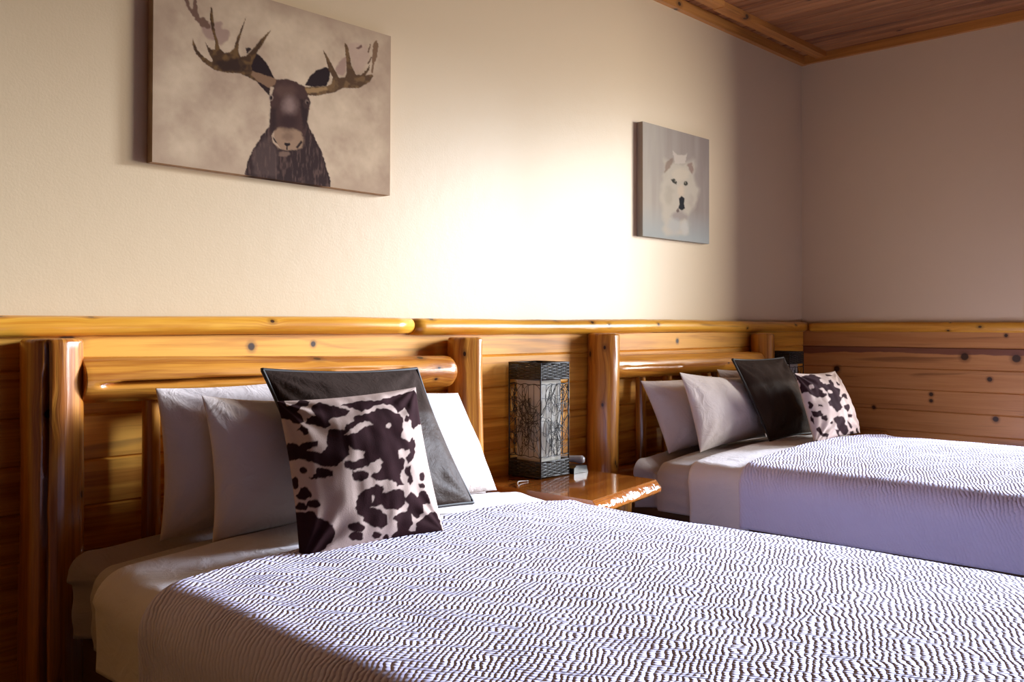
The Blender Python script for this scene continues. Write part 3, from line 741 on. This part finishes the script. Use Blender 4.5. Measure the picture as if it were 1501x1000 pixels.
def paint_moose(P, V, col):
    Q = V[:, [0, 2]]
    base = fbm(Q, 9, 2, 5); fine = fbm(Q, 60, 9, 3)
    hi = np.array(srgb(222, 199, 170)[:3]); lo = np.array(srgb(176, 150, 128)[:3])
    t = np.clip(base*1.5-0.3+0.25*(fine-0.5), 0, 1)[:, None]
    # printed paper grows browner towards the picture's own edges
    x0, x1, z0, z1 = Q[:, 0].min(), Q[:, 0].max(), Q[:, 1].min(), Q[:, 1].max()
    ed = np.minimum(np.minimum(Q[:, 0]-x0, x1-Q[:, 0]), np.minimum(Q[:, 1]-z0, z1-Q[:, 1]))
    t = t*np.clip(0.45+ed/0.12, 0, 1)[:, None]
    col[:, :3] = lo*(1-t)+hi*t
    h = crop(340, 80, 5); a2 = crop(215, 0, 7.695); a3 = crop(430, 30, 8.33)
    def L(poly, rgb, soft=0.5, rough=0.6, amt=1.0, seed=1): lay(col, cover(P, poly, soft, rough, seed)*amt, rgb)
    L(a2([(620,300),(720,260),(840,245),(850,330),(930,350),(930,440),(850,520),(780,470),(700,440),(640,380)]), (160,130,118), 2.0, 2, 0.8)
    L(a2([(410,-60),(450,80),(510,160),(560,240),(620,300),(700,330),(720,300),(690,240),(640,190),(600,200),(570,120),(560,-60),(530,-60),(520,110),(480,60),(470,-60)]), (118,90,76), 0.8, 1)
    L(a3([(520,600),(560,500),(640,440),(650,620),(600,680),(540,650)]), (172,142,126), 1.2, 1.5)
    L(a3([(640,300),(760,270),(900,300),(930,420),(880,560),(760,640),(700,450)]), (190,160,144), 2.5, 2, 0.6)
    L(a3([(760,340),(830,295),(845,325),(790,355)]), (120,90,80), 0.5, 0.6)
    L(h([(95,880),(118,770),(160,690),(215,600),(270,530),(290,480),(545,480),(570,545),(610,610),(660,720),(700,850),(722,925),(718,1000),(560,1000),(350,980),(90,960)]), (56,40,38), 0.6, 1.0)
    st = fbm(np.stack([P[:, 0]*1.0, P[:, 1]*0.22], 1), 0.45, 4, 3)
    body = cover(P, h([(95,880),(160,690),(270,530),(290,480),(545,480),(660,720),(722,1000),(90,960)]), 1.0)
    lay(col, body*np.clip((st-0.5)*3.0, 0, 0.7), (104,80,72))
    L(h([(240,600),(340,700),(330,900),(150,880),(160,720)]), (104,84,78), 3, 2, 0.45)
    # ears and antlers
    L(a2([(1240,600),(1300,650),(1370,740),(1440,880),(1440,900),(1190,820),(1160,750)]), (46,32,32))
    L(a2([(1120,540),(1170,540),(1180,560),(1130,605)]), (52,38,36))
    L(h([(180,200),(260,285),(275,300),(280,240),(230,215)]), (52,36,34))
    L(h([(535,225),(570,160),(620,115),(690,90),(722,110),(712,190),(690,232),(600,238)]), (46,33,33))
    pl = a2([(800,800),(870,815),(1060,830),(1230,915),(1440,985),(1470,900),(1190,800),(1180,740),(1240,600),(1300,510),(1405,335),(1290,440),(1220,530),(1120,630),(1060,640),(1035,590),(1040,470),(1070,370),(1125,180),(1060,340),(1010,450),(990,540),(940,590),(880,600),(820,540),(800,450),(770,360),(740,100),(725,75),(712,170),(730,330),(755,400),(775,480),(770,560),(730,555),(690,520),(660,470),(690,570),(745,680),(735,700),(650,650),(580,570),(530,470),(515,430),(515,510),(560,610),(640,700),(740,775)])
    L(pl, (78,56,40)); ca = cover(P, pl, 0.6)
    lay(col, ca*np.clip((fbm(P, 0.13, 12, 3)-0.45)*2.5, 0, 0.6), (130,98,60))
    L(a2([(780,690),(1050,650),(1150,740),(1060,820),(820,790)]), (52,36,32), 2.5, 2, 0.7)
    L(h([(150,120),(325,180),(320,215),(270,245),(190,195),(140,150)]), (140,108,84))
    pr = a3([(120,815),(410,805),(470,770),(480,690),(430,600),(400,480),(360,350),(440,480),(530,650),(560,700),(630,695),(650,640),(650,540),(625,270),(660,300),(690,440),(710,560),(770,670),(830,660),(900,600),(930,540),(930,600),(880,670),(960,660),(980,680),(930,750),(810,825),(600,825),(500,880),(280,920),(140,910)])
    L(pr, (92,68,48)); ca = cover(P, pr, 0.6)
    lay(col, ca*np.clip((fbm(P, 0.13, 15, 3)-0.45)*2.5, 0, 0.55), (142,110,74))
    L(a3([(150,830),(400,815),(430,840),(300,880),(160,885)]), (172,138,96), 1.0, 1, 0.8)
    L(a3([(960,450),(980,270),(1020,240),(1040,310),(1020,450),(985,530),(970,640),(950,650),(960,540)]), (132,102,78), 0.4, 0.8)
    L(a3([(900,530),(950,440),(962,450),(920,535)]), (100,74,58), 0.4); L(a3([(905,390),(935,285),(947,295),(925,398)]), (120,92,74), 0.4)
    # head
    L(h([(330,185),(400,178),(470,200),(530,235),(560,310),(578,350),(562,420),(552,480),(545,560),(530,640),(520,690),(470,702),(400,707),(340,692),(300,645),(280,590),(275,500),(283,400),(280,330),(300,270),(315,220)]), (78,55,50), 0.6, 0.7)
    L(h([(285,400),(320,380),(330,520),(300,600),(280,560)]), (48,34,33), 4, 1, 0.8); L(h([(500,330),(560,330),(552,500),(525,560)]), (46,32,32), 2, 1, 0.8)
    L(h(ell(390,265,80,45)), (104,78,68), 5, 2, 0.6); L(h(ell(422,375,48,75)), (150,124,116), 7, 1, 0.85)
    L(h([(300,575),(345,530),(450,540),(508,570),(524,620),(514,682),(470,700),(400,705),(345,690),(308,650)]), (158,128,104), 1.8, 0.8)
    L(h(ell(415,490,70,60)), (62,42,40), 7, 1, 0.95)
    L(h(ell(410,600,45,30)), (120,94,78), 3, 1, 0.6)
    L(h(ell(385,728,45,20)), (128,102,88), 1.5, 1, 0.9)
    L(h([(290,590),(312,560),(308,600),(330,650),(360,695),(300,645)]), (196,168,142), 0.5, 0.3, 0.8)
    L(h([(382,648),(425,648),(428,662),(408,675),(406,700),(399,700),(400,672),(385,662)]), (38,26,25), 0.3, 0)
    L(h([(300,600),(318,625),(334,652),(318,646),(303,622)]), (50,36,32), 0.4, 0); L(h([(468,680),(508,628),(516,645),(482,690)]), (50,36,32), 0.4, 0)
    L(h([(345,690),(400,705),(470,700),(470,707),(400,713),(345,697)]), (60,44,40), 0.4, 0)
    L(h(ell(286,315,16,24)), (150,128,114), 0.6); L(h(ell(287,318,9,15)), (40,28,28), 0.4, 0)
    L(h(ell(545,355,26,42)), (70,50,46), 1.0); L(h(ell(548,345,14,16)), (120,98,88), 0.8); L(h(ell(552,352,7,9)), (34,24,24), 0.4, 0)

def paint_wolf(P, V, col):
    Q = V[:, [0, 2]]; x0, x1, z0, z1 = Q[:, 0].min(), Q[:, 0].max(), Q[:, 1].min(), Q[:, 1].max()
    a = (Q[:, 0]-x0)/(x1-x0); b = (Q[:, 1]-z0)/(z1-z0)
    st = fbm(np.stack([Q[:, 0], Q[:, 1]*0.12], 1), 28, 5, 3)
    c0 = np.array([srgb(196,188,178)[:3]]); c1 = np.array([srgb(158,144,138)[:3]]); c2 = np.array([srgb(180,188,190)[:3]])
    t = np.clip(a*0.9+0.5*(st-0.5)+0.25*b-0.1, 0, 1)[:, None]
    col[:, :3] = c0*(1-t)+c1*t
    lo = np.clip((0.3-b)*3, 0, 0.8)[:, None]; col[:, :3] = col[:, :3]*(1-lo)+c2*lo
    h = crop(940, 200, 6.2545)
    def L(poly, rgb, soft=0.8, rough=0.8, amt=1.0): lay(col, cover(P, h(poly), soft, rough, 3, 12)*amt, rgb)
    L([(205,380),(215,250),(210,190),(270,250),(330,240),(420,250),(470,210),(488,180),(492,380),(522,500),(484,660),(430,740),(430,900),(210,900),(200,700),(165,560),(190,430)], (212,202,186), 4, 2.5, 0.75)
    L([(285,125),(330,170),(405,172),(422,150),(400,250),(310,250)], (214,202,190), 0.9, 0.6, 0.9)
    L([(212,345),(225,240),(295,190),(290,240),(262,290)], (150,128,114), 1.2, 1, 0.8); L([(420,255),(465,235),(482,300),(470,355),(440,310)], (150,122,112), 1.2, 1, 0.8)
    L(ell(360,350,80,60), (222,208,188), 3, 1, 0.6); L(ell(255,540,40,90), (182,172,158), 4, 2, 0.5); L(ell(460,600,28,70), (186,172,160), 3, 2, 0.5)
    L(ell(365,500,30,60), (226,206,184), 3, 1, 0.7); L(ell(350,730,75,45), (160,148,146), 3, 1.5, 0.7); L(ell(300,820,60,70), (190,192,194), 4, 2, 0.6); L(ell(400,840,30,70), (210,210,208), 3, 1, 0.6)
    L([(270,395),(305,388),(328,420),(322,442),(290,425)], (72,70,64), 0.5, 0.3); L(ell(408,432,19,21), (70,68,62), 0.5, 0.3)
    L(ell(312,408,6,7), (170,165,150), 0.3, 0); L(ell(404,426,5,6), (170,165,150), 0.3, 0)
    L([(345,570),(370,545),(398,570),(392,620),(400,660),(372,680),(340,660),(352,620)], (44,44,48), 0.6, 0.3)
    L([(320,680),(340,655),(350,690),(330,700)], (120,105,100), 0.6, 0.3)
canvas(1.224, 2.094, 1.6165, 2.182, 0.034, 350, 230, paint_moose, 'large canvas print of a moose on the wall above the near bed', rot=-0.008)
M['print'] = paint_mat('printed_canvas_pale', 0.7, 0.0, (900, 0.0008), 0.06, 0.82)
canvas(3.628, 4.222, 1.5785, 2.123, 0.035, 160, 150, paint_wolf, 'small canvas print of a white wolf on the wall above the far bed')

# ------------------------------------------------------------------ nightstands
def nightstand(x0, x1, yb, yf0, yf1, label):
    root = empty('nightstand', ((x0+x1)/2, (yb+yf1)/2, 0), label, 'nightstand', 'log nightstands beside the beds')
    zt, th = 0.553, 0.047
    mb = MB(); n = 160
    secs = []
    for i in range(n+1):
        t = i/n; x = x0+(x1-x0)*t
        yf = yf0+(yf1-yf0)*t+0.006*mn.noise(Vector((x*7, 2, x0)))
        if i in (0, n): pass
        pr = [(yb, zt-th), (yb, zt)]
        front = []
        for k in range(9):
            q = k/8
            # live edge: sloping bark face
            yy = yf + 0.016 - 0.026*math.sin(PI*0.62*q) + (0.005*mn.noise(Vector((x*38, q*4, x0)))+0.003*mn.noise(Vector((x*110, q*9, x0))))*math.sin(PI*q)
            front.append((yy, zt-th*q+0.0))
        m_ = 10
        top = [(yb+(front[0][0]-yb)*k/m_, zt) for k in range(m_)]
        bot = [(front[-1][0]+(yb-front[-1][0])*k/6, zt-th) for k in range(1, 7)]
        secs.append([(x, y, z) for y, z in top+front+bot])
    mb.grid(secs, lambda i, j: (x0+(x1-x0)*i/n, j*0.03+0.2), close_v=True)
    mb.quad(secs[0]); mb.quad(secs[-1][::-1])
    o = mb.build('tabletop', M['slab'], root)
    for p in o.data.polygons: p.use_smooth = abs(p.normal.z) < 0.9 and abs(p.normal.x) < 0.9
    for lx in (x0+0.07, x1-0.055):
        for ly in (yb-0.07, yf1+0.13):
            make_log('leg', (lx, ly, 0), (lx, ly, zt-th-0.0005), 0.036, 0.033, M['log'], root, nseg=32, nlen=20, seed=lx*3+ly, round1=0.004)
    make_log('stretcher', (x0+0.10, yf1+0.13, 0.2), (x1-0.09, yf1+0.13, 0.2), 0.022, 0.022, M['log'], root, nseg=24, nlen=16, seed=5)
    make_log('stretcher', (x0+0.10, yb-0.07, 0.2), (x1-0.09, yb-0.07, 0.2), 0.022, 0.022, M['log'], root, nseg=24, nlen=16, seed=6)
    return root
nightstand(2.49, 3.005, 2.555, 1.955, 2.05, 'varnished log nightstand with live edge slab top between the two beds')
nightstand(4.79, 5.30, 2.555, 2.05, 2.05, 'log nightstand in the corner beyond the far bed, hidden behind cushions')

# ------------------------------------------------------------------ wicker lamps
M['wicker'] = plain('dark_wicker', (0.030, 0.024, 0.018, 1), 0.55, bump=(300, 0.001))
M['wire'] = plain('dark_twig_wire', (0.018, 0.014, 0.011, 1), 0.5)
def shade_mat():
    N = NT('white_paper_shade'); o = N.obj()
    N.bump(N.noise(o, 220, 3), 0.001, 0.5)
    return N.out(N.mix(N.noise(o, 30, 4), (0.52, 0.49, 0.43, 1), (0.44, 0.41, 0.36, 1)), 0.85)
M['shade'] = shade_mat()
def wicker_lamp(x0, y0, z0, S, H, label, seed):
    rng = random.Random(seed)
    root = empty('wicker_lamp', (x0+S/2, y0+S/2, z0), label, 'lamp', 'wicker table lamps')
    bh = H*0.142
    cor = [(x0, y0), (x0+S, y0), (x0+S, y0+S), (x0, y0+S)]
    mb = MB()
    for cx, cy in cor: mb.tube([(cx, cy, z0), (cx, cy, z0+H)], 0.0032, 8)
    mb.build('frame', M['wire'], root)
    def band(za, zb, name):
        mb = MB(); rows = int((zb-za)/0.0062)
        for r in range(rows):
            z = za+(zb-za)*(r+0.5)/rows
            for k in range(4):
                a = Vector(cor[k]+(0,)); b = Vector(cor[(k+1) % 4]+(0,)); d = (b-a).normalized(); nrm = Vector((d.y, -d.x, 0))
                pts = []
                for i in range(31):
                    t = i/30
                    off = 0.0030*math.sin(t*PI*6+PI*(r % 2))+0.0006*mn.noise(Vector((t*20, r*3, k+seed)))
                    p_ = a+(b-a)*t+nrm*off; pts.append((p_.x, p_.y, z+0.0008*mn.noise(Vector((t*9, r*5, k)))))
                mb.tube(pts, 0.0029, 5, cap=False)
        for k in range(4):
            a = Vector(cor[k]+(0,)); b = Vector(cor[(k+1) % 4]+(0,))
            for q in range(1, 6):
                p_ = a+(b-a)*((q-0.5)/6+1/12.0); mb.tube([(p_.x, p_.y, za), (p_.x, p_.y, zb)], 0.0024, 5)
        for z in (za, zb):
            mb.tube([(cx, cy, z) for cx, cy in cor], 0.0042, 6, close=True)
        mb.build(name, M['wicker'], root)
    band(z0+0.006, z0+bh, 'bottom_band'); band(z0+H-bh, z0+H-0.002, 'top_band')
    # inner paper shade, square in plan
    q = S*0.132; mb = MB()
    a0, a1, b0, b1 = x0+q, x0+S-q, y0+q, y0+S-q
    mb.box((a0, b0, z0+0.02), (a1, b0+0.002, z0+H-0.02)); mb.box((a0, b1-0.002, z0+0.02), (a1, b1, z0+H-0.02))
    mb.box((a0, b0+0.002, z0+0.02), (a0+0.002, b1-0.002, z0+H-0.02)); mb.box((a1-0.002, b0+0.002, z0+0.02), (a1, b1-0.002, z0+H-0.02))
    mb.build('lamp_shade', M['shade'], root)
    mb = MB(); mb.box((x0+0.004, y0+0.004, z0+0.008), (x0+S-0.004, y0+S-0.004, z0+0.02)); 
    mb.build('base', M['wicker'], root)
    # twig scribble on each face
    za, zb = z0+bh+H*0.045, z0+H-bh-H*0.045
    for k in range(4):
        a = Vector(cor[k]+(0,)); b = Vector(cor[(k+1) % 4]+(0,)); d = (b-a).normalized(); nrm = Vector((d.y, -d.x, 0))
        mb = MB()
        for z in (za, zb):
            mb.tube([a+(b-a)*(i/24)+nrm*0.001+Vector((0, 0, z+0.002*math.sin(i*0.9+k))) for i in range(25)], 0.0017, 5)
        for q in range(1, 5):
            t = q/5+rng.uniform(-0.02, 0.02)
            mb.tube([a+(b-a)*t+Vector((0, 0, z)) for z in (za, (za+zb)/2, zb)], 0.0011, 5)
        for q in range(24):
            cu = rng.uniform(0.2, 0.8); cz = rng.uniform(0.1, 0.9)
            A1, A2 = rng.uniform(0.12, 0.3), rng.uniform(0.05, 0.16); p1, p2, p3 = (rng.uniform(0, 6.28) for _ in range(3)); B1, B2 = rng.uniform(0.08, 0.24), rng.uniform(0.02, 0.1)
            pts = []
            for i in range(48):
                th = 2*PI*i/48
                uu = cu+A1*math.cos(th+p1)+A2*math.cos(2*th+p2); zz = cz+B1*math.sin(th+p3)+B2*math.sin(3*th+p1)
                uu = min(1.0, max(0.0, uu)); zz = min(1.0, max(0.0, zz))
                p_ = a+(b-a)*uu+nrm*(0.0015+0.0018*math.sin(3*th+q)); pts.append((p_.x, p_.y, za+(zb-za)*zz))
            mb.tube(pts, 0.0011, 4, close=True)
        mb.build('twig_panel', M['wire'], root)
    return root
wicker_lamp(2.690, 2.382, 0.5535, 0.168, 0.452, 'dark wicker lamp with white paper shade on the nightstand between the beds', 4)
wicker_lamp(4.778, 2.395, 0.5535, 0.168, 0.452, 'dark wicker lamp in the far corner, mostly hidden by the dark cushion', 9)

# telephone behind the lamp and a thin cord on the slab
M['phone'] = plain('black_plastic', (0.02, 0.02, 0.022, 1), 0.35)
M['grey'] = plain('grey_plastic', (0.34, 0.32, 0.33, 1), 0.35)
t = empty('telephone', (2.91, 2.44, 0.5535), 'small black and grey telephone on the nightstand, right behind the lamp', 'telephone')
mb = MB()
pr = [(2.885, 0.5535), (2.885, 0.575), (2.90, 0.585), (2.965, 0.581), (2.975, 0.5535)]
mb.grid([[(x, y, z) for x, z in pr] for y in (2.375, 2.38, 2.505, 2.51)], smooth=False, close_v=True)
mb.quad([(x, 2.375, z) for x, z in pr]); mb.quad([(x, 2.51, z) for x, z in pr]); mb.build('base', M['phone'], t)
mb = MB()
pts = [(2.878+0.092*i/12, 2.475-0.085*i/12, 0.5995+0.006*math.sin(PI*i/12)) for i in range(13)]
mb.tube(pts, lambda q: 0.0135+0.006*abs(2*q-1)**2-0.010*max(0, abs(2*q-1)-0.85)/0.15, 14); mb.build('handset', M['grey'], t)
M['cord'] = plain('pale_cord', (0.35, 0.33, 0.30, 1), 0.6)
mb = MB(); pts = []
for i in range(30):
    q = i/29; pts.append((2.50+0.125*q, 2.32+0.06*math.sin(q*2.2)+0.02*q, 0.5562+0.004*math.sin(PI*q)**2))
mb.tube(pts, 0.0022, 6)
tag(mb.build('lamp_cord', M['cord'], None), 'thin pale cord lying on the nightstand beside the wicker lamp', 'cord')

# ------------------------------------------------------------------ light
def area(name, loc, rot, sx, sy, power, color, spread=None):
    l = bpy.data.lights.new(name, 'AREA'); l.shape = 'RECTANGLE'; l.size = sx; l.size_y = sy; l.energy = power; l.color = color
    if spread: l.spread = math.radians(spread)
    o = bpy.data.objects.new(name, l); o.location = loc; o.rotation_euler = rot; C.objects.link(o); return o
def daylight(name, c, tgt, width, height, power, color):
    """bright patch of open sky or lit ground outside the big window, facing the beds"""
    c = Vector(c); tgt = Vector(tgt)
    area(name, c, (tgt-c).to_track_quat('-Z', 'Y').to_euler(), width, height, power, color)
daylight('sky_daylight', (17.0, -3.2, 5.3), (1.7, 1.2, 0.6), 3.0, 4.0, 10500, (0.73, 0.80, 1.0))
daylight('yard_daylight', (8.87, -2.7, 2.2), (3.0, 2.0, 1.4), 2.4, 3.4, 660, (1.0, 0.97, 0.97))
wd = bpy.data.worlds.new('World'); bpy.context.scene.world = wd; wd.use_nodes = True
wd.node_tree.nodes['Background'].inputs[0].default_value = (0.6, 0.75, 1.0, 1); wd.node_tree.nodes['Background'].inputs[1].default_value = 0.5

# ------------------------------------------------------------------ camera
cd = bpy.data.cameras.new('camera'); cam = bpy.data.objects.new('camera', cd); C.objects.link(cam)
cd.sensor_width = 36; cd.lens = 36*FPX/1501; cd.shift_y = -22/1501; cd.clip_start = 0.02
cam.location = (0, 0, CAM_H)
cam.rotation_euler = (math.radians(90), 0, YAW-math.radians(90))
sc = bpy.context.scene; sc.camera = cam
sc.view_settings.view_transform = 'Standard'; sc.view_settings.look = 'None'; sc.view_settings.gamma = 1.0; sc.view_settings.exposure = 0.5
sc.view_settings.use_curve_mapping = False
sc.cycles.use_denoising = True
sc.cycles.max_bounces = 8; sc.cycles.diffuse_bounces = 3; sc.cycles.caustics_reflective = False; sc.cycles.caustics_refractive = False
